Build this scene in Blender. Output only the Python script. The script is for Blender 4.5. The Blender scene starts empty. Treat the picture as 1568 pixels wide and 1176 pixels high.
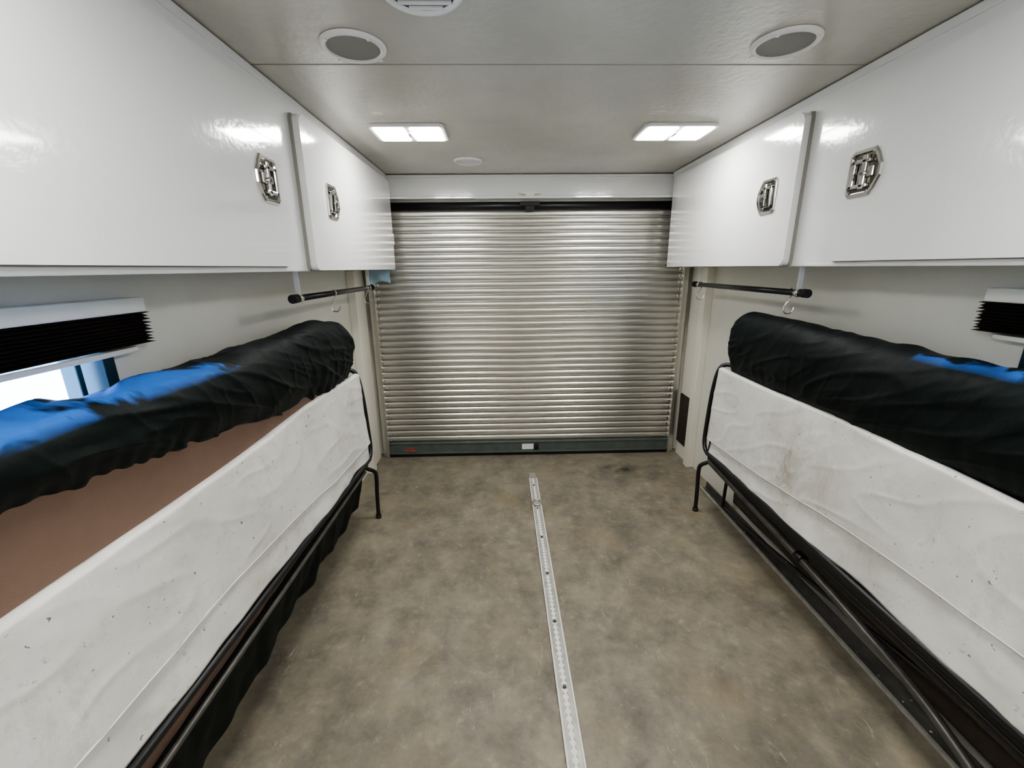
import bpy, bmesh, math, random
from mathutils import Vector, Matrix, noise
random.seed(3)
C=bpy.context.collection
# ---------------------------------------------------------------- materials
def newmat(name):
    m=bpy.data.materials.new(name); m.use_nodes=True
    nt=m.node_tree; b=nt.nodes['Principled BSDF']
    return m,nt,b
def mat(name,col,rough=.5,metal=0,bump=0,bscale=50,var=0,vscale=4,coat=0,col2=None,spec=None):
    m,nt,b=newmat(name)
    b.inputs['Base Color'].default_value=(*col,1); b.inputs['Roughness'].default_value=rough
    b.inputs['Metallic'].default_value=metal
    if spec is not None: b.inputs['Specular IOR Level'].default_value=spec
    if coat: b.inputs['Coat Weight'].default_value=coat; b.inputs['Coat Roughness'].default_value=.06
    tc=nt.nodes.new('ShaderNodeTexCoord')
    if var or col2:
        n=nt.nodes.new('ShaderNodeTexNoise'); n.inputs['Scale'].default_value=vscale; n.inputs['Detail'].default_value=8; n.inputs['Roughness'].default_value=.65
        nt.links.new(tc.outputs['Object'],n.inputs['Vector'])
        r=nt.nodes.new('ShaderNodeValToRGB'); r.color_ramp.elements[0].position=.35; r.color_ramp.elements[1].position=.65
        c2=col2 or tuple(c*(1-var) for c in col)
        r.color_ramp.elements[0].color=(*c2,1); r.color_ramp.elements[1].color=(*col,1)
        nt.links.new(n.outputs['Fac'],r.inputs['Fac']); nt.links.new(r.outputs['Color'],b.inputs['Base Color'])
    if bump:
        n2=nt.nodes.new('ShaderNodeTexNoise'); n2.inputs['Scale'].default_value=bscale; n2.inputs['Detail'].default_value=3
        nt.links.new(tc.outputs['Object'],n2.inputs['Vector'])
        bp=nt.nodes.new('ShaderNodeBump'); bp.inputs['Strength'].default_value=bump; bp.inputs['Distance'].default_value=.01
        nt.links.new(n2.outputs['Fac'],bp.inputs['Height']); nt.links.new(bp.outputs['Normal'],b.inputs['Normal'])
    return m
def emis(name,col,s):
    m,nt,b=newmat(name); b.inputs['Base Color'].default_value=(*col,1)
    b.inputs['Emission Color'].default_value=(*col,1); b.inputs['Emission Strength'].default_value=s
    return m
M_wall=mat('wall_paint',(.76,.75,.68),.35,bump=.06,bscale=60,var=.06,vscale=2)
M_ceil=mat('ceiling_paint',(.60,.585,.53),.22,bump=.15,bscale=38,var=.12,vscale=2.2)
M_cab=mat('cabinet_gloss_white',(.80,.805,.80),.14,bump=.07,bscale=48,coat=.7)
M_cream=mat('cream_trim',(.80,.78,.69),.35)
M_steel=mat('door_galvanised',(.66,.65,.615),.28,metal=.88,var=.10,vscale=3)
M_chrome=mat('chrome',(.75,.74,.72),.12,metal=1)
M_dish=mat('latch_dish',(.16,.155,.14),.18,metal=1)
M_dark=mat('dark_recess',(.03,.03,.03),.4)
M_black=mat('black_steel',(.010,.011,.012),.35)
M_greytube=mat('grey_tube',(.15,.145,.135),.35,metal=.5,var=.4,vscale=12)
M_alu=mat('aluminium_track',(.52,.51,.47),.38,metal=.35,var=.3,vscale=25)
M_bar=mat('door_bottom_bar',(.13,.155,.145),.4,metal=.3,var=.25,vscale=12)
M_brown=mat('brown_fabric',(.19,.122,.090),.85,bump=.2,bscale=300,var=.12,vscale=6)
M_dkbrown=mat('dark_brown_board',(.050,.036,.029),.8,bump=.2,bscale=200,var=.4,vscale=8)
M_label=mat('label_white',(.8,.8,.78),.5)
M_red=mat('label_red',(.45,.08,.05),.5)
M_rubber=mat('rubber',(.01,.01,.01),.7)
M_led=emis('led_panel',(1,.985,.95),64)
M_frame=mat('light_frame',(.85,.85,.83),.3)
M_grille=mat('speaker_grille',(.26,.26,.24),.5,bump=.5,bscale=600)
M_strap=mat('strap_white',(.75,.75,.73),.6)
M_seam=mat('seam_grey',(.30,.29,.26),.6)
M_blue=mat('window_frame_dark',(.01,.03,.045),.3)
def nodekit(name,rough):
    m,nt,b=newmat(name); b.inputs['Roughness'].default_value=rough
    tc=nt.nodes.new('ShaderNodeTexCoord'); L=nt.links.new
    def nz(s,d,r,dist=0,stretch=None):
        n=nt.nodes.new('ShaderNodeTexNoise'); n.inputs['Scale'].default_value=s; n.inputs['Detail'].default_value=d; n.inputs['Roughness'].default_value=r; n.inputs['Distortion'].default_value=dist
        if stretch:
            mp=nt.nodes.new('ShaderNodeMapping'); mp.inputs['Scale'].default_value=stretch; L(tc.outputs['Object'],mp.inputs['Vector']); L(mp.outputs[0],n.inputs['Vector'])
        else: L(tc.outputs['Object'],n.inputs['Vector'])
        return n
    def ramp(n,stops):
        r=nt.nodes.new('ShaderNodeValToRGB'); e=r.color_ramp.elements
        e[0].position=stops[0][0]; e[0].color=(*stops[0][1],1); e[1].position=stops[-1][0]; e[1].color=(*stops[-1][1],1)
        for p,c in stops[1:-1]:
            q=e.new(p); q.color=(*c,1)
        L(n.outputs['Fac'],r.inputs['Fac']); return r.outputs[0]
    def mr(n,a,c,o=1):
        x=nt.nodes.new('ShaderNodeMapRange'); x.inputs[1].default_value=a; x.inputs[2].default_value=c; x.inputs[4].default_value=o; L(n.outputs[0] if hasattr(n,'outputs') else n,x.inputs[0]); return x.outputs[0]
    def mix(t,f,a,c):
        x=nt.nodes.new('ShaderNodeMixRGB'); x.blend_type=t
        if isinstance(f,float): x.inputs[0].default_value=f
        else: L(f,x.inputs[0])
        for i,q in ((1,a),(2,c)):
            if isinstance(q,tuple): x.inputs[i].default_value=(*q,1)
            else: L(q,x.inputs[i])
        return x.outputs[0]
    def spot(center,r0,r1,sc=(1,1,1)):
        v=nt.nodes.new('ShaderNodeVectorMath'); v.operation='SUBTRACT'; L(tc.outputs['Object'],v.inputs[0]); v.inputs[1].default_value=center
        v2=nt.nodes.new('ShaderNodeVectorMath'); v2.operation='MULTIPLY'; L(v.outputs[0],v2.inputs[0]); v2.inputs[1].default_value=sc
        l=nt.nodes.new('ShaderNodeVectorMath'); l.operation='LENGTH'; L(v2.outputs[0],l.inputs[0])
        x=nt.nodes.new('ShaderNodeMapRange'); x.inputs[1].default_value=r0; x.inputs[2].default_value=r1; x.inputs[3].default_value=1; x.inputs[4].default_value=0; L(l.outputs['Value'],x.inputs[0]); return x.outputs[0]
    def mul(a,c):
        x=nt.nodes.new('ShaderNodeMath'); x.operation='MULTIPLY'; L(a,x.inputs[0])
        if isinstance(c,float): x.inputs[1].default_value=c
        else: L(c,x.inputs[1])
        return x.outputs[0]
    def bump(n,st,d):
        bp=nt.nodes.new('ShaderNodeBump'); bp.inputs['Strength'].default_value=st; bp.inputs['Distance'].default_value=d
        L(n.outputs['Fac'],bp.inputs['Height']); L(bp.outputs['Normal'],b.inputs['Normal'])
    def sep():
        x=nt.nodes.new('ShaderNodeSeparateXYZ'); L(tc.outputs['Object'],x.inputs[0]); return x
    return m,b,L,nz,ramp,mr,mix,spot,mul,bump,sep
def concrete():
    m,b,L,nz,ramp,mr,mix,spot,mul,bump,sep=nodekit('floor_concrete',.5)
    c=ramp(nz(1.7,12,.66,.1),[(.32,(.160,.143,.112)),(.5,(.215,.192,.150)),(.68,(.27,.243,.188))])
    mot=ramp(nz(7,13,.74,.1),[(.34,(.60,.60,.60)),(.5,(.97,.97,.97)),(.66,(1.28,1.26,1.2))])
    c=mix('MULTIPLY',.9,c,mot)
    c=mix('MIX',mul(mr(nz(14,9,.78,.2),.56,.66),.38),c,(.38,.355,.29))
    c=mix('MIX',mul(mr(nz(4,12,.82,.15),.57,.70),.45),c,(.085,.077,.06))
    c=mix('MIX',mul(mr(nz(9,9,.8,1.2,(2.0,.8,1)),.60,.66),.55),c,(.46,.435,.36))
    c=mix('MIX',mul(mr(nz(70,3,.6,.3),.66,.73),.45),c,(.46,.43,.36))
    c=mix('MIX',mul(mr(nz(90,3,.6,.3),.67,.74),.5),c,(.06,.055,.045))
    c=mix('MIX',mul(mr(nz(2.7,4,.5,.1),.52,.70),.40),c,(.24,.19,.105))
    c=mix('MIX',mul(spot((.68,2.93,0),.05,.2,(1,1.8,1)),mr(nz(9,6,.7),.35,.6)),c,(.045,.042,.035))
    L(c,b.inputs['Base Color']); bump(nz(14,8,.7,.5),.3,.004)
    return m
M_floor=concrete()
def vinyl():
    m,b,L,nz,ramp,mr,mix,spot,mul,bump,sep=nodekit('white_vinyl',.38)
    c=mix('MIX',mr(nz(3,8,.6),.42,.75),(.79,.79,.765),(.61,.60,.555))
    c=mix('MIX',mul(mr(nz(5,12,.88,.4),.51,.66),.55),c,(.46,.44,.39))
    c=mix('MIX',mul(mr(nz(20,6,.8,.4,(1,.8,1.4)),.63,.69),.6),c,(.22,.21,.185))
    c=mix('MIX',mul(mr(nz(60,2,.5,.3),.715,.745),.8),c,(.09,.09,.085))
    c=mix('MIX',mul(mul(spot((1.0,1.62,.66),.02,.12,(1,1.6,.8)),mr(nz(14,8,.75,1),.4,.62)),.85),c,(.20,.15,.08))
    c=mix('MIX',mul(mul(spot((1.0,1.55,.70),.05,.34,(1,1,1)),mr(nz(9,8,.75,1),.4,.7)),.65),c,(.36,.31,.22))
    L(c,b.inputs['Base Color']); bump(nz(10,7,.6,.5),.32,.006)
    return m
M_vinyl=vinyl()
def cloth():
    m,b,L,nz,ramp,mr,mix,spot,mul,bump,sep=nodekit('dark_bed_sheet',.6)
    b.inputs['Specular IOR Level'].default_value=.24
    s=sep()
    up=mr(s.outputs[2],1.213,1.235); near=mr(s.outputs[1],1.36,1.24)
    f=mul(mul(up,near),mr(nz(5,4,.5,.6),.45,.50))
    c=mix('MIX',f,(.0016,.0052,.0050),(.028,.12,.40))  # blue daylight from the windows, painted into the sheet colour along its crest
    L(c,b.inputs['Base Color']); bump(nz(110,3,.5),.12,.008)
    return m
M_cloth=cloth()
# ---------------------------------------------------------------- mesh helpers
def obj(name,bm,m,smooth=False,parent=None):
    me=bpy.data.meshes.new(name); bmesh.ops.recalc_face_normals(bm,faces=bm.faces) ; bm.to_mesh(me); bm.free()
    if smooth:
        for p in me.polygons: p.use_smooth=True
    if m: me.materials.append(m)
    o=bpy.data.objects.new(name,me); C.objects.link(o)
    if parent: o.parent=parent
    return o
def empty(name):
    o=bpy.data.objects.new(name,None); C.objects.link(o); o.empty_display_size=.1; return o
def addbox(bm,x0,x1,y0,y1,z0,z1,bev=0,seg=2):
    r=bmesh.ops.create_cube(bm,size=1); vs=r['verts']
    for v in vs:
        v.co=Vector(((x0+x1)/2+v.co.x*abs(x1-x0),(y0+y1)/2+v.co.y*abs(y1-y0),(z0+z1)/2+v.co.z*abs(z1-z0)))
    if bev:
        es=list({e for v in vs for e in v.link_edges})
        bmesh.ops.bevel(bm,geom=es,offset=bev,segments=seg,affect='EDGES',profile=.5)
def box(name,a,m,parent=None,bev=0,seg=2):
    bm=bmesh.new(); addbox(bm,*a,bev=bev,seg=seg); return obj(name,bm,m,parent=parent)
def boxes(name,lst,m,parent=None,bev=0):
    bm=bmesh.new()
    for a in lst: addbox(bm,*a,bev=bev)
    return obj(name,bm,m,parent=parent)
def addcyl(bm,c,r,h,axis='Z',seg=32,r2=None):
    rot={'Z':Matrix.Identity(4),'X':Matrix.Rotation(math.pi/2,4,'Y'),'Y':Matrix.Rotation(math.pi/2,4,'X')}[axis]
    bmesh.ops.create_cone(bm,cap_ends=True,segments=seg,radius1=r,radius2=r if r2 is None else r2,depth=h,matrix=Matrix.Translation(c)@rot)
def cyl(name,c,r,h,m,axis='Z',seg=32,parent=None,r2=None):
    bm=bmesh.new(); addcyl(bm,c,r,h,axis,seg,r2); o=obj(name,bm,m,parent=parent)
    for p in o.data.polygons: p.use_smooth=len(p.vertices)==4
    return o
def tube(name,pts,r,m,parent=None,closed=False,smooth=True):
    cu=bpy.data.curves.new(name,'CURVE'); cu.dimensions='3D'; cu.bevel_depth=r; cu.bevel_resolution=4; cu.resolution_u=8; cu.use_fill_caps=True
    s=cu.splines.new('POLY' if not smooth else 'NURBS'); s.points.add(len(pts)-1)
    for p,q in zip(s.points,pts): p.co=(*q,1)
    s.use_cyclic_u=closed
    if smooth: s.order_u=3; s.use_endpoint_u=not closed
    o=bpy.data.objects.new(name,cu); C.objects.link(o)
    bpy.context.view_layer.update()
    dg=bpy.context.evaluated_depsgraph_get(); me=bpy.data.meshes.new_from_object(o.evaluated_get(dg))
    bpy.data.objects.remove(o); me.name=name
    if not me.materials: me.materials.append(m)
    else: me.materials[0]=m
    for p in me.polygons: p.use_smooth=True
    o=bpy.data.objects.new(name,me); C.objects.link(o)
    if parent: o.parent=parent
    return o
def extr(name,poly,axis,d0,d1,m,parent=None,bev=0):
    bm=bmesh.new()
    def P(u,v,d): return {'X':(d,u,v),'Y':(u,d,v),'Z':(u,v,d)}[axis]
    a=[bm.verts.new(P(u,v,d0)) for u,v in poly]; b=[bm.verts.new(P(u,v,d1)) for u,v in poly]
    n=len(poly); bm.faces.new(a); bm.faces.new(b[::-1])
    for i in range(n): bm.faces.new((a[i],a[(i+1)%n],b[(i+1)%n],b[i]))
    if bev: bmesh.ops.bevel(bm,geom=[e for e in bm.edges if abs((e.verts[0].co-e.verts[1].co)[{'X':0,'Y':1,'Z':2}[axis]])<1e-6],offset=bev,segments=2,affect='EDGES')
    return obj(name,bm,m,parent=parent)
def grid(name,fn,nu,nv,m,parent=None,thick=0):
    bm=bmesh.new(); V=[[bm.verts.new(fn(i/(nu-1),j/(nv-1))) for j in range(nv)] for i in range(nu)]
    for i in range(nu-1):
        for j in range(nv-1):
            bm.faces.new((V[i][j],V[i+1][j],V[i+1][j+1],V[i][j+1]))
    o=obj(name,bm,m,smooth=True,parent=parent)
    if thick:
        s=o.modifiers.new('s','SOLIDIFY'); s.thickness=thick
    return o
def lerp(a,b,t): return a+(b-a)*t
def interp(tab,x):
    if x<=tab[0][0]: return tab[0][1]
    for (a,va),(b,vb) in zip(tab,tab[1:]):
        if x<=b:
            t=(x-a)/(b-a); t=t*t*(3-2*t); return lerp(va,vb,t)
    return tab[-1][1]
def nn(a,b,c): return noise.noise(Vector((a,b,c)))
H=2.1284; D=3.2307; Y0=-1.6; WX=1.25
# ---------------------------------------------------------------- room shell
box('floor',(-1.33,1.33,Y0,3.5,-.08,0),M_floor)
ce=empty('ceiling')
bm=bmesh.new(); addbox(bm,-1.33,1.33,Y0,3.5,H,H+.08); obj('ceiling_panel',bm,M_ceil,parent=ce)
box('ceiling_seam',(-1.0,1.0,1.572,1.576,H-.0012,H+.001),M_seam,parent=ce)
wy0,wy1,wz0,wz1=.25,1.12,.95,1.36
for s,n in ((-1,'wall_left'),(1,'wall_right')):
    x0,x1=s*WX,s*(WX+.06)
    boxes(n,[(x0,x1,Y0,wy0,0,H),(x0,x1,wy1,3.5,0,H),(x0,x1,wy0,wy1,0,wz0),(x0,x1,wy0,wy1,wz1,H)],M_wall)
box('wall_rear',(-1.31,1.31,Y0-.06,Y0,0,H),M_wall)
boxes('wall_front',[(-1.31,1.31,D+.02,D+.08,1.90,H),(-1.31,-1.14,D+.06,D+.12,0,1.95),(1.14,1.31,D+.06,D+.12,0,1.95),(-1.31,1.31,3.5,3.56,0,H)],M_wall)
hd=empty('trim_1')
boxes('header_board',[(-1.24,1.24,D-.02,D+.02,1.985,H-.004)],M_cab,parent=hd,bev=.006)
box('header_lip',(-1.24,1.24,D-.05,D-.0,1.968,1.985),M_cab,parent=hd,bev=.004)
box('header_top_bead',(-1.24,1.24,D-.035,D-.0,2.108,H-.004),M_cab,parent=hd,bev=.004)
extr('pull_tab',[(-.08,2.012),(.08,2.012),(.075,2.0),(.03,1.996),(.03,1.985),(-.03,1.985),(-.03,1.996),(-.075,2.0)],'Y',D-.045,D-.02,M_cream,parent=hd)
for k,s in enumerate((-1,1)):
    t=empty('trim_2' if s<0 else 'trim_3')
    boxes('post',[(s*1.195,s*WX,2.93,3.0,0,1.49)],M_cream,parent=t,bev=.004)
    boxes('jamb',[(s*1.225,s*WX,3.06,3.22,0,1.9)],M_cream,parent=t,bev=.003)
    if s>0: box('kick_panel',(1.215,1.225,3.02,3.2,.12,.52),M_dkbrown,parent=t)
# ---------------------------------------------------------------- roll-up door
rd=empty('roll_up_door')
zb,zt=.125,1.90; ns=36; pitch=(zt-zb)/ns
prof=[]
for i in range(ns):
    z=zb+i*pitch
    for t,d in ((0,.0),(.04,.010),(.12,.010),(.16,-.004),(.25,-.008),(.42,-.0095),(.58,-.0095),(.75,-.008),(.88,-.003),(.95,.003)):
        prof.append((d,z+t*pitch))
prof.append((0,zt))
bm=bmesh.new(); L_=[bm.verts.new((-1.155,D+.012+d,z)) for d,z in prof]; R_=[bm.verts.new((1.155,D+.012+d,z)) for d,z in prof]
for i in range(len(prof)-1): bm.faces.new((L_[i],R_[i],R_[i+1],L_[i+1]))
o=obj('slat_curtain',bm,M_steel,parent=rd)
bm=bmesh.new()
for s in (-1,1):
    for i in range(ns):
        z=zb+(i+.5)*pitch
        addbox(bm,s*1.125,s*1.15,D-.008,D+.004,z-.012,z+.012,bev=.003)
obj('end_locks',bm,M_chrome,parent=rd)
boxes('bottom_bar',[(-1.15,1.15,D-.012,D+.012,.03,.125),(-1.15,1.15,D-.03,D,.03,.042),(-1.15,1.15,D-.02,D,.112,.122)],M_bar,parent=rd,bev=.002)
box('bottom_seal',(-1.15,1.15,D-.015,D+.015,0.001,.03),M_rubber,parent=rd)
boxes('side_guides',[(s*1.148,s*1.172,D-.03,D+.04,0.001,1.93) for s in (-1,1)]+[(s*1.172,s*1.20,D-.005,D+.01,0.001,1.93) for s in (-1,1)],M_steel,parent=rd,bev=.002)
cyl('roller_tube',(0,D+.0,1.925),.028,2.3,M_black,axis='X',parent=rd)
box('roller_recess',(-1.2,1.2,D+.03,D+.05,1.86,1.99),M_dark,parent=rd)
boxes('latch_plate',[(-.07,.07,D-.045,D-.02,1.92,1.95),(-.03,.03,D-.04,D-.01,1.89,1.925)],M_black,parent=rd,bev=.003)
box('warning_label',(-.06,.035,D-.02,D-.013,.052,.098),M_label,parent=rd)
box('lock_block',(.035,.075,D-.028,D-.012,.05,.1),M_black,parent=rd,bev=.003)
boxes('red_sticker',[(-1.02,-.99,D-.018,D-.013,.05,.062),(-.98,-.94,D-.018,D-.013,.05,.062),(-1.0,-.95,D-.018,D-.013,.07,.078)],M_red,parent=rd)
# ---------------------------------------------------------------- overhead cabinets
def latch(s,yc,zc,xf,point,parent,idx):
    g=empty('latch_%d'%idx); g.parent=parent
    w,h=.060,.072
    P=[(-w,-h+.012),(-w+.012,-h),(w-.022,-h),(w-.006,-h+.02),(w+.012,-.018),(w+.012,.018),(w-.006,h-.02),(w-.022,h),(-w+.012,h),(-w,h-.012)]
    def T(k):
        q=[(yc+point*u*k,zc+v*k) for u,v in P]
        return q if point>0 else q[::-1]
    def ring(bm,k0,k1,xa,xb):
        A=T(k0);B=T(k1); n=len(A)
        va=[bm.verts.new((xa,*p)) for p in A]; vb=[bm.verts.new((xb,*p)) for p in B]
        for i in range(n): bm.faces.new((va[i],va[(i+1)%n],vb[(i+1)%n],vb[i]))
    bm=bmesh.new()
    ring(bm,1.0,1.0,xf,xf-s*.003); ring(bm,1.0,.95,xf-s*.003,xf-s*.007); ring(bm,.95,.84,xf-s*.007,xf-s*.007); ring(bm,.84,.80,xf-s*.007,xf-s*.001)
    bmesh.ops.remove_doubles(bm,verts=bm.verts,dist=1e-5)
    obj('bezel',bm,M_chrome,parent=g)
    bm=bmesh.new(); A=[bm.verts.new((xf-s*.0012,*p)) for p in T(.82)]; bm.faces.new(A); obj('dish',bm,M_dish,parent=g)
    xa,xb=xf-s*.001,xf-s*.014
    b=lambda n,y0,y1,z0,z1,x1=xb,m=M_chrome,bev=.003: box(n,(xa,x1,yc+point*y0,yc+point*y1,zc+z0,zc+z1),m,parent=g,bev=bev)
    b('handle_bar_top',-.040,.030,.028,.040)
    b('handle_bar_bottom',-.040,.030,-.046,-.034)
    b('handle_grip',-.040,-.026,-.046,.040)
    b('handle_spine',.0,.018,-.05,.052)
    b('hinge_block',.020,.044,-.016,.016,xf-s*.010)
    cyl('lock_barrel',(xf-s*.009,yc+point*.009,zc-.004),.0115,.018,M_chrome,axis='X',parent=g)
    cyl('lock_core',(xf-s*.0185,yc+point*.009,zc-.004),.005,.003,M_dark,axis='X',parent=g)
    for dy,dz in ((-.048,.058),(-.048,-.058),(.034,.058),(.034,-.058)):
        cyl('screw',(xf-s*.0078,yc+point*dy,zc+dz),.0035,.003,M_chrome,axis='X',seg=12,parent=g)
def rrect(y0,y1,z0,z1,r,n=5):
    pts=[]
    for cy,cz,a0 in ((y1-r,z1-r,0),(y0+r,z1-r,90),(y0+r,z0+r,180),(y1-r,z0+r,270)):
        for i in range(n+1):
            a=math.radians(a0+90*i/n); pts.append((cy+r*math.cos(a),cz+r*math.sin(a)))
    return pts
M_rust=mat('rust',(.4,.22,.1),.6)
for s in (-1,1):
    g=empty('overhead_cabinet')
    XF=.992
    yend=3.17 if s<0 else 3.15
    bm=bmesh.new(); addbox(bm,s*XF,s*(WX-.002),Y0+.02,yend,1.494,H-.003,bev=.004); obj('cabinet_body',bm,M_cab,parent=g)
    box('bottom_lip',(s*(XF-.006),s*(XF+.012),Y0+.02,1.70,1.494,1.504),M_cab,parent=g,bev=.002)
    box('top_strip',(s*(XF-.004),s*(XF+.01),Y0+.02,yend,H-.03,H-.004),M_cab,parent=g,bev=.002)
    if s<0:
        d1=(-.2,1.635); d2=(1.79,3.10); la=(1.535,1.787); lb=(2.035,1.787)
    else:
        d1=(-.25,1.575); d2=(1.785,2.99); la=(1.475,1.787); lb=(1.955,1.787)
    def door(nm,y0,y1,z0,z1,th):
        a=XF-.003
        extr(nm+'_gap',rrect(y0-.004,y1+.004,z0-.003,z1+.004,.03),'X',s*(a+.004),s*(a),M_seam,parent=g)
        extr(nm,rrect(y0,y1,z0,z1,.025),'X',s*a,s*(a-th),M_cab,parent=g,bev=.004)
    door('door_panel_1',d1[0],d1[1],1.512,2.055,.014)
    door('door_panel_2',d2[0],d2[1],1.497,2.065,.034)
    latch(s,la[0],la[1],s*(XF-.017),-1,g,1); latch(s,lb[0],lb[1],s*(XF-.037),1,g,2)
    box('door_gasket',(s*(XF-.003),s*(XF-.012),d2[0]-.004,d2[0]+.01,1.50,2.06),M_seam,parent=g)
    if s>0:
        for z in (1.62,1.76,1.90): box('hinge_rivet',(s*(XF-.003),s*(XF-.006),3.06,3.07,z,z+.018),M_rust,parent=g)
    else:
        box('catch_block',(s*(XF-.03),s*(XF-.004),3.12,3.16,1.66,1.74),M_cab,parent=g,bev=.003)
m,nt,b=newmat('blue_film'); b.inputs['Base Color'].default_value=(.45,.68,.85,1); b.inputs['Alpha'].default_value=.55; b.inputs['Roughness'].default_value=.2
def ff(u,v): return (lerp(-1.005,-1.17,u),3.12+.01*math.sin(u*9+v*2),lerp(1.4935,1.40+.015*math.sin(u*5),v))
grid('plastic_film',ff,16,10,m,thick=.001)
# ---------------------------------------------------------------- ceiling fixtures
def ceiling_light(xc,yc,wx=.17,wy=.115):
    g=empty('ceiling_light')
    zt=H-.001; fr=.018
    x0,x1,y0,y1=xc-wx,xc+wx,yc-wy,yc+wy
    extr('housing',rrect(x0,x1,y0,y1,.02),'Z',zt,zt-.014,M_frame,parent=g,bev=.004)
    for k,(a,b) in enumerate(((x0+fr,xc-.014),(xc+.014,x1-fr))):
        extr('led_panel_%d'%(k+1),rrect(a,b,y0+fr,y1-fr,.006),'Z',zt-.014,zt-.017,M_led,parent=g)
    box('switch_bar',(xc-.008,xc+.008,yc-.03,yc+.03,zt-.02,zt-.013),M_frame,parent=g,bev=.002)
for x in (-.63,.63):
    ceiling_light(x,2.25)
    ceiling_light(x,.45)
    ceiling_light(x,-.95)
def disc(name,xc,yc,r,kind):
    g=empty(name); zt=H-.001
    bm=bmesh.new(); prof=[(r,0),(r*.99,-.006),(r*.93,-.011),(r*.84,-.010),(r*.80,-.005)] ; n=48
    rings=[[bm.verts.new((xc+q*math.cos(a),yc+q*math.sin(a),zt+z)) for a in [2*math.pi*i/n for i in range(n)]] for q,z in prof]
    for A,B in zip(rings,rings[1:]):
        for i in range(n): bm.faces.new((A[i],A[(i+1)%n],B[(i+1)%n],B[i]))
    obj('rim',bm,M_frame,smooth=True,parent=g)
    if kind=='speaker':
        cyl('grille',(xc,yc,zt-.003),r*.82,.006,M_grille,parent=g,seg=48)
        for k in range(4):
            a=math.pi/4+k*math.pi/2
            box('screw_tab',(xc+r*.93*math.cos(a)-.006,xc+r*.93*math.cos(a)+.006,yc+r*.93*math.sin(a)-.006,yc+r*.93*math.sin(a)+.006,zt-.014,zt-.010),M_frame,parent=g,bev=.001)
    else:
        cyl('backing',(xc,yc,zt-.0015),r*.82,.003,M_seam,parent=g,seg=48)
        for k in range(-3,4):
            hw=math.sqrt(max(0,(r*.78)**2-(k*r*.22)**2))
            box('louver',(xc-hw,xc+hw,yc+k*r*.22-.005,yc+k*r*.22+.004,zt-.009,zt-.004),M_frame,parent=g)
disc('ceiling_speaker',-.63,1.455,.093,'speaker'); disc('ceiling_speaker',.63,1.43,.093,'speaker')
disc('ceiling_vent',-.40,2.82,.088,'vent'); disc('ceiling_vent',-.385,1.19,.10,'vent')
# ---------------------------------------------------------------- floor track
tr=empty('floor_tie_down_track')
ya,yb=-.8,2.80; pt=.0254; hw=.030; r=.0112
def half(s):
    pts=[(s*hw,ya),(s*hw,yb)]
    n=int((yb-ya)/pt)
    pts.append((s*.0045,yb))
    for i in range(n):
        c=yb-(i+.5)*pt
        a0=math.asin(.0045/r)
        for k in range(9):
            a=math.pi/2-a0-(math.pi-2*a0)*k/8
            pts.append((s*r*math.cos(a),c+r*math.sin(a)))
    pts.append((s*.0045,ya))
    return pts
for s,n in ((-1,'rail_side_1'),(1,'rail_side_2')): extr(n,half(s),'Z',.001,.006,M_alu,parent=tr)
box('channel_floor',(-.02,.02,ya,yb,.0005,.0025),mat('track_channel',(.80,.79,.75),.5),parent=tr)
boxes('edge_lips',[(s*.0235,s*hw,ya,yb,.006,.0095) for s in (-1,1)],M_strap,parent=tr,bev=.0008)
box('end_cap',(-.024,.024,yb,yb+.09,.001,.004),M_seam,parent=tr,bev=.001)
bm=bmesh.new()
for y in [2.7-.3*i for i in range(12)]:
    addcyl(bm,(0,y,.0045),.009,.006,seg=16,r2=.006)
obj('track_bolts',bm,M_greytube,parent=tr)
tf=empty('tie_down_ring')
tube('ring',[(.028*math.cos(a),2.45+.028*math.sin(a)*.95,.020+.006*math.sin(a)) for a in [2*math.pi*i/16 for i in range(16)]],.005,M_chrome,parent=tf,closed=True)
box('stud_base',(-.014,.014,2.425,2.475,.0096,.020),M_chrome,parent=tf,bev=.003)
# ---------------------------------------------------------------- hanging rods
for s in (-1,1):
    g=empty('hanging_rod'); X=s*1.06; a,b=(1.78,2.84) if s<0 else (1.77,2.80); z=1.385
    cyl('rod',(X,(a+b)/2,z),.0135,b-a,M_black,axis='Y',parent=g)
    for y in (a-.004,b+.004): cyl('end_cap',(X,y,z),.018,.03,M_rubber,axis='Y',parent=g)
    for y in (a+.04,b-.06):
        box('strap',(X-.010,X+.010,y-.003,y+.003,z+.012,1.4935),M_strap,parent=g)
        cyl('collar',(X,y,z),.0172,.03,M_chrome,axis='Y',parent=g)
    for y in ((a+.42,b-.10) if s<0 else (a+.09,b-.08)):
        tube('hook',[(X,y,z+.018),(X+.018,y,z+.004),(X+.004,y,z-.02),(X-.004,y,z-.04),(X-.022,y,z-.062),(X-.018,y,z-.088),(X+.004,y,z-.095),(X+.022,y,z-.085),(X+.026,y,z-.065)],.0030,M_chrome,parent=g)
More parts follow.
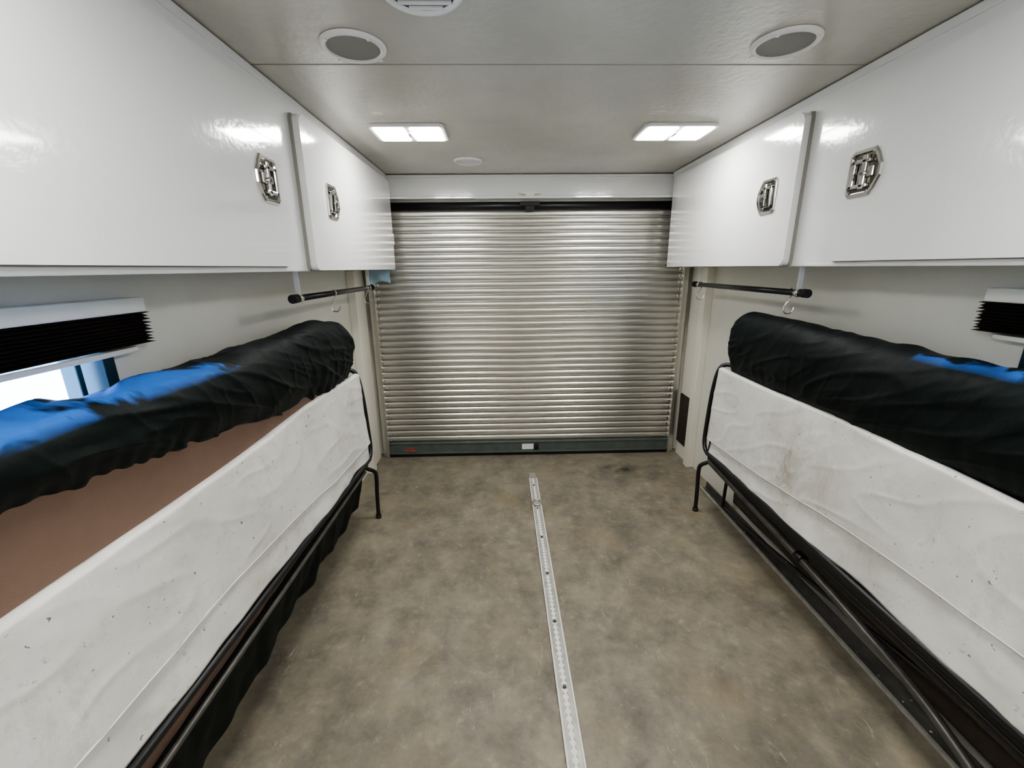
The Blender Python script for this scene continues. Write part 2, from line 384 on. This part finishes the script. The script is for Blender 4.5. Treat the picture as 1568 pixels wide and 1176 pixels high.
# ---------------------------------------------------------------- windows + blinds
mg=bpy.data.materials.new('window_glass'); mg.use_nodes=True; nt=mg.node_tree; nt.nodes.clear()
om=nt.nodes.new('ShaderNodeOutputMaterial'); ms=nt.nodes.new('ShaderNodeMixShader'); t1=nt.nodes.new('ShaderNodeBsdfTransparent'); t2=nt.nodes.new('ShaderNodeBsdfGlossy')
t1.inputs[0].default_value=(.95,.98,1,1); t2.inputs['Roughness'].default_value=.05; ms.inputs[0].default_value=.06
nt.links.new(t1.outputs[0],ms.inputs[1]); nt.links.new(t2.outputs[0],ms.inputs[2]); nt.links.new(ms.outputs[0],om.inputs[0])
M_pleat=mat('blind_black',(.012,.010,.009),.6,col2=(.035,.02,.014),vscale=7)
for k,s in enumerate((-1,1)):
    g=empty('window_%d'%(k+1))
    fx0,fx1=s*(WX-.012),s*(WX+.05)
    boxes('frame',[(fx0,fx1,wy0,wy0+.03,wz0,wz1),(fx0,fx1,wy1-.035,wy1,wz0,wz1),(fx0,fx1,wy0,wy1,wz0,wz0+.03),(fx0,fx1,wy0,wy1,wz1-.03,wz1),
                   (s*(WX+.01),fx1,wy1-.085,wy1-.07,wz0,wz1)],M_blue,parent=g,bev=.003)
    box('glass',(s*(WX+.03),s*(WX+.031),wy0+.02,wy1-.02,wz0+.02,wz1-.02),mg,parent=g)
    yb0,yb1=.15,(1.205 if s<0 else 1.215)
    box('blind_headrail',(s*(WX-.002),s*(WX-.055),yb0,yb1,1.393,1.432),M_wall,parent=g,bev=.003)
    npl=10; prof=[]
    for i in range(npl*2+1): prof.append((s*(WX-.012-(.034 if i%2 else .012)),1.303+.09*i/(npl*2)))
    bm=bmesh.new(); nseg=24; rows=[]
    for q in range(nseg+1):
        t=q/nseg
        rows.append([bm.verts.new((x,lerp(yb0,yb1+.018+(.004*math.sin(i*2.1)),t),z+.003*math.sin(t*9+i*.3)*.4)) for i,(x,z) in enumerate(prof)])
    for A,B in zip(rows,rows[1:]):
        for i in range(len(prof)-1): bm.faces.new((A[i],B[i],B[i+1],A[i+1]))
    obj('blind_pleats',bm,M_pleat,parent=g)
    box('blind_bottom_rail',(s*(WX-.004),s*(WX-.035),yb0,yb1-.03,1.287,1.301),M_wall,parent=g,bev=.003)
# ---------------------------------------------------------------- bunk beds
def bunk(s):
    g=empty('folding_bunk_bed')
    yn,yf=-.35,2.30
    topz=lambda y: .945+.006*math.sin(y*5+s)
    seam=lambda y: interp([(-.4,.66),(.8,.64),(2.35,.535)],y) if s<0 else interp([(-.4,.64),(.8,.62),(2.35,.525)],y)
    lowz=lambda y: (lerp(.525,.440,max(0,min(1,(y-.4)/1.8))) if s<0 else .435)
    def wr(y,z,a,sc,seed): return a*nn(y*sc,z*sc*1.3,seed+s*7)
    def xp(y,z):
        t=(z-.43)/.52
        x=lerp(.988,1.028,t)
        x+=wr(y,z,.014,2.2,1)+wr(y,z*.5,.004,7,5)
        rid=1-abs(nn(y*4+z*7,z*5-y*2,s*4+2))*3.6
        x-=.0026*max(0,rid)**2
        x+=-.018*max(0,(y-2.0)/.3)*max(0,t-.5)
        return x
    def fu(u,v):
        y=lerp(yn,yf+.012*math.sin(v*3),u); zs=seam(y)-.012; z0=topz(y)
        if v>.93:
            a=(v-.93)/.07*math.pi*.5
            z=z0-.012+.012*math.sin(a); x=xp(y,z0-.012)+.025*(1-math.cos(a))
        else:
            z=lerp(zs,z0-.012,v/.93); x=xp(y,z)
        return (s*x,y,z)
    grid('vinyl_cover_upper',fu,300,70,M_vinyl,parent=g,thick=.003)
    def fl(u,v):
        y=lerp(yn,yf-.03,u); z=lerp(lowz(y)+.004*math.sin(y*7),seam(y)+.02,v)
        return (s*(xp(y,z)+.010+wr(y,z,.006,6,9)+.006*v),y,z)
    grid('vinyl_cover_lower',fl,220,24,M_vinyl,parent=g,thick=.003)
    tube('seam_piping',[(s*(xp(y,seam(y)-.012)+.0005),y,seam(y)-.012) for y in [yn+(yf-yn)*i/60 for i in range(61)]],.0025,M_strap,parent=g)
    if s<0: prof=[(1.030,.40),(1.030,.60),(1.045,.9),(1.045,1.12),(1.06,1.15),(1.20,1.16),(1.225,1.12),(1.225,.40)]
    else: prof=[(1.060,.30),(1.060,1.02),(1.07,1.05),(1.20,1.06),(1.225,1.02),(1.225,.30)]
    extr('mattress_core',[(s*a,b) for a,b in prof],'Y',yn,yf-.10,M_brown if s<0 else M_dkbrown,parent=g)
    if s<0: bot=[(-.4,1.13),(.6,1.105),(1.2,1.035),(1.6,.965),(1.9,.925),(2.3,.935)]
    else: bot=[(-.4,.91),(2.3,.91)]
    top=[(-.4,1.25),(1.15,1.245),(1.6,1.25),(1.95,1.275),(2.15,1.25),(2.3,1.19)] if s<0 else [(-.4,1.24),(.9,1.235),(1.3,1.24),(1.9,1.262),(2.18,1.265),(2.3,1.21)]
    XB=1.050 if s<0 else 1.062
    def fs(u,v):
        y=lerp(yn,yf-.02,u)
        e=1.0; de=(yf-.02-y)
        if de<.09: e=math.sqrt(max(0,1-((.09-de)/.09)**2))
        zb=interp(bot,y); zt=interp(top,y); h=zt-zb; hb=.62*h
        R=.095
        if v<.5:
            t=v/.5; z=zb+hb*t
            x=XB-.050*math.sin(math.pi*(.5*min(1,t*1.25)))
            tb=(1-t)
        elif v<.85:
            t=(v-.5)/.35; a=t*math.pi
            x=(XB-.050+R)-R*math.cos(a); z=zb+hb+(h-hb)*math.sin(a)**.8; tb=0
        else:
            t=(v-.85)/.15; z=lerp(zb+hb,zb+.05,t); x=XB-.050+2*R; tb=0
        k=1 if v<.6 else max(.1,1-(v-.6)*5)
        dis=k*(.013*nn(y*2.6,z*3.0,s*5)+.006*nn(y*7+z*5,z*5,s*5+3))
        wv=y*70+7*nn(y*2.5,z*2,s*3)+z*18*nn(y*1.3,0,4)
        amp=(.0055 if s<0 else .0022)*(.3+1.1*max(0,nn(y*2.2,0,s*2+9)+.3))
        dis+=amp*math.sin(wv)*(tb**1.3)*min(1,(1-tb)*9+.25)
        for q,(sa,sb,am) in enumerate(((4,11,.007),(7,15,.004),(11,6,.003))):
            rid=1-abs(nn(y*sa+z*sb,z*3-y*1.5,s*9+q*3))*4.5
            dis-=k*am*max(0,rid)**1.5*(1 if s<0 else .7)
        x+=dis
        z+=.006*nn(y*3,v*3,8)*min(1,v*3)
        if v>.5:
            c=math.sin(math.pi*min(1,(v-.5)/.42))*(.25+.75*max(0,min(1,(1.5-y)/.4)))
            z+=c*(.014*nn(y*9,v*5,s+3)+.012*max(0,1-abs(nn(y*7+v*4,v*6-y*3,s*3+5))*4))
        if s<0: z+=tb**3*.003*math.sin(y*31+2*nn(y*4,0,0))
        cxm=1.13; x=cxm+(x-cxm)*lerp(.30,1,e); zc=lerp(zb,zt,.45); z=zc+(z-zc)*lerp(.70,1,e)
        x=min(x,1.243)
        return (s*x,y,z)
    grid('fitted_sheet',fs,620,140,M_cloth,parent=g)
    bm=bmesh.new(); n=60
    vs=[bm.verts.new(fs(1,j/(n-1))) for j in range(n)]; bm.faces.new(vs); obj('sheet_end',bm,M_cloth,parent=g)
    tube('frame_tube_front',[(s*1.0,yn,.425 if s>0 else .50),(s*1.0,.5,.425 if s>0 else .50),(s*1.0,yf-.02,.425)],.013,M_black,parent=g,smooth=False)
    box('frame_angle',(s*1.015,s*1.22,yn,yf,.375,.400),M_black,parent=g,bev=.003)
    tube('end_bracket',[(s*1.0,yf-.03,.425),(s*1.0,yf+.035,.43),(s*1.01,yf+.045,.60),(s*1.02,yf+.045,.80),(s*1.035,yf+.03,.94),(s*1.08,yf+.02,.96),(s*1.10,yf-.03,.95)],.012,M_black,parent=g)
    tube('end_bracket_inner',[(s*1.03,yf+.015,.42),(s*1.05,yf+.03,.62),(s*1.06,yf+.03,.85),(s*1.12,yf+.02,.90)],.009,M_black,parent=g)
    box('end_hinge_plate',(s*1.02,s*1.06,yf+.02,yf+.032,.62,.80),M_black,parent=g,bev=.004)
    tube('leg_1',[(s*1.06,yf-.04,.40),(s*1.02,yf-.01,.36),(s*.985,yf+.01,.335),(s*.982,yf+.025,.30),(s*.995,yf+.035,.15),(s*1.0,yf+.04,.02)],.012,M_black,parent=g)
    cyl('leg_1_foot',(s*1.0,yf+.04,.011),.0165,.02,M_rubber,parent=g)
    tube('leg_2',[(s*1.16,yf-.02,.40),(s*1.17,yf+.03,.33),(s*1.18,yf+.05,.02)],.010,M_black,parent=g)
    tube('leg_3',[(s*1.10,-.2,.40),(s*1.10,-.2,.01)],.012,M_black,parent=g,smooth=False)
    if s>0:
        tube('scissor_tube_1',[(s*1.02,2.28,.37),(s*1.03,1.9,.335),(s*1.04,1.5,.30),(s*1.05,1.05,.245),(s*1.065,.85,.18),(s*1.08,.6,.05)],.016,M_greytube,parent=g)
        tube('scissor_tube_2',[(s*1.04,2.24,.36),(s*1.05,1.55,.34),(s*1.06,1.0,.33),(s*1.07,.2,.32)],.012,M_black,parent=g)
        tube('scissor_tube_3',[(s*1.10,2.2,.10),(s*1.09,1.7,.16),(s*1.08,1.0,.27),(s*1.08,.4,.37)],.010,M_black,parent=g)
        cyl('tube_joint',(s*1.042,1.5,.30),.02,.04,M_black,axis='Y',parent=g)
        def fb(u,v):
            y=lerp(-.3,2.2,u); z=lerp(.40,.14,v); return (s*(1.15+.012*nn(y*4,z*4,3)),y,z)
        grid('hanging_fabric_base',fb,120,12,M_dkbrown,parent=g,thick=.003)
        fr=empty('floor_rail')
        boxes('rail_flange',[(1.165,1.205,-.3,2.62,.001,.006),(1.20,1.206,-.3,2.62,.001,.05)],M_greytube,parent=fr)
        box('rail_edge',(1.155,1.168,-.3,2.62,.001,.014),M_alu,parent=fr,bev=.001)
        bm=bmesh.new()
        for i in range(28): addcyl(bm,(1.184,-.2+i*.1,.008),.006,.006,seg=12,r2=.004)
        obj('rivets',bm,M_chrome,parent=fr)
    else:
        def fc(u,v):
            y=lerp(-.3,2.22,u); zb=.15+.02*nn(y*6,1,1)
            z=lerp(.415,zb,v)
            w=v*(.008*math.sin(y*30+2*nn(y*5,0,0))+.02*nn(y*7,z*4,4))+.008*nn(y*16,z*10,5)
            return (s*(1.015+.065*v+w),y,z)
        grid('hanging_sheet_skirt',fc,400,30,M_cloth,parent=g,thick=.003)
        tube('lower_frame_tube',[(s*1.005,-.3,.42),(s*1.003,2.2,.385)],.009,M_greytube,parent=g,smooth=False)
bunk(-1); bunk(1)
# ---------------------------------------------------------------- world and camera
w=bpy.data.worlds.new('w'); bpy.context.scene.world=w; w.use_nodes=True
w.node_tree.nodes['Background'].inputs[0].default_value=(.38,.62,1,1); w.node_tree.nodes['Background'].inputs[1].default_value=20
try: bpy.context.scene.view_settings.look='AgX - Medium High Contrast'
except Exception: pass
f,pi_,ya_,ro=909.629,.2693,.0224,-.0097
fwd=Vector((math.sin(ya_)*math.cos(pi_),math.cos(ya_)*math.cos(pi_),-math.sin(pi_)))
r0=Vector((math.cos(ya_),-math.sin(ya_),0)); u0=r0.cross(fwd)
rr=math.cos(ro)*r0+math.sin(ro)*u0; uu=-math.sin(ro)*r0+math.cos(ro)*u0
cam=bpy.data.cameras.new('camera'); co=bpy.data.objects.new('camera',cam); C.objects.link(co)
cam.sensor_width=36; cam.lens=f/2212*36; cam.clip_start=.02
co.matrix_world=Matrix((( rr.x,uu.x,-fwd.x,-.2102),(rr.y,uu.y,-fwd.y,0),(rr.z,uu.z,-fwd.z,1.5),(0,0,0,1)))
bpy.context.scene.camera=co
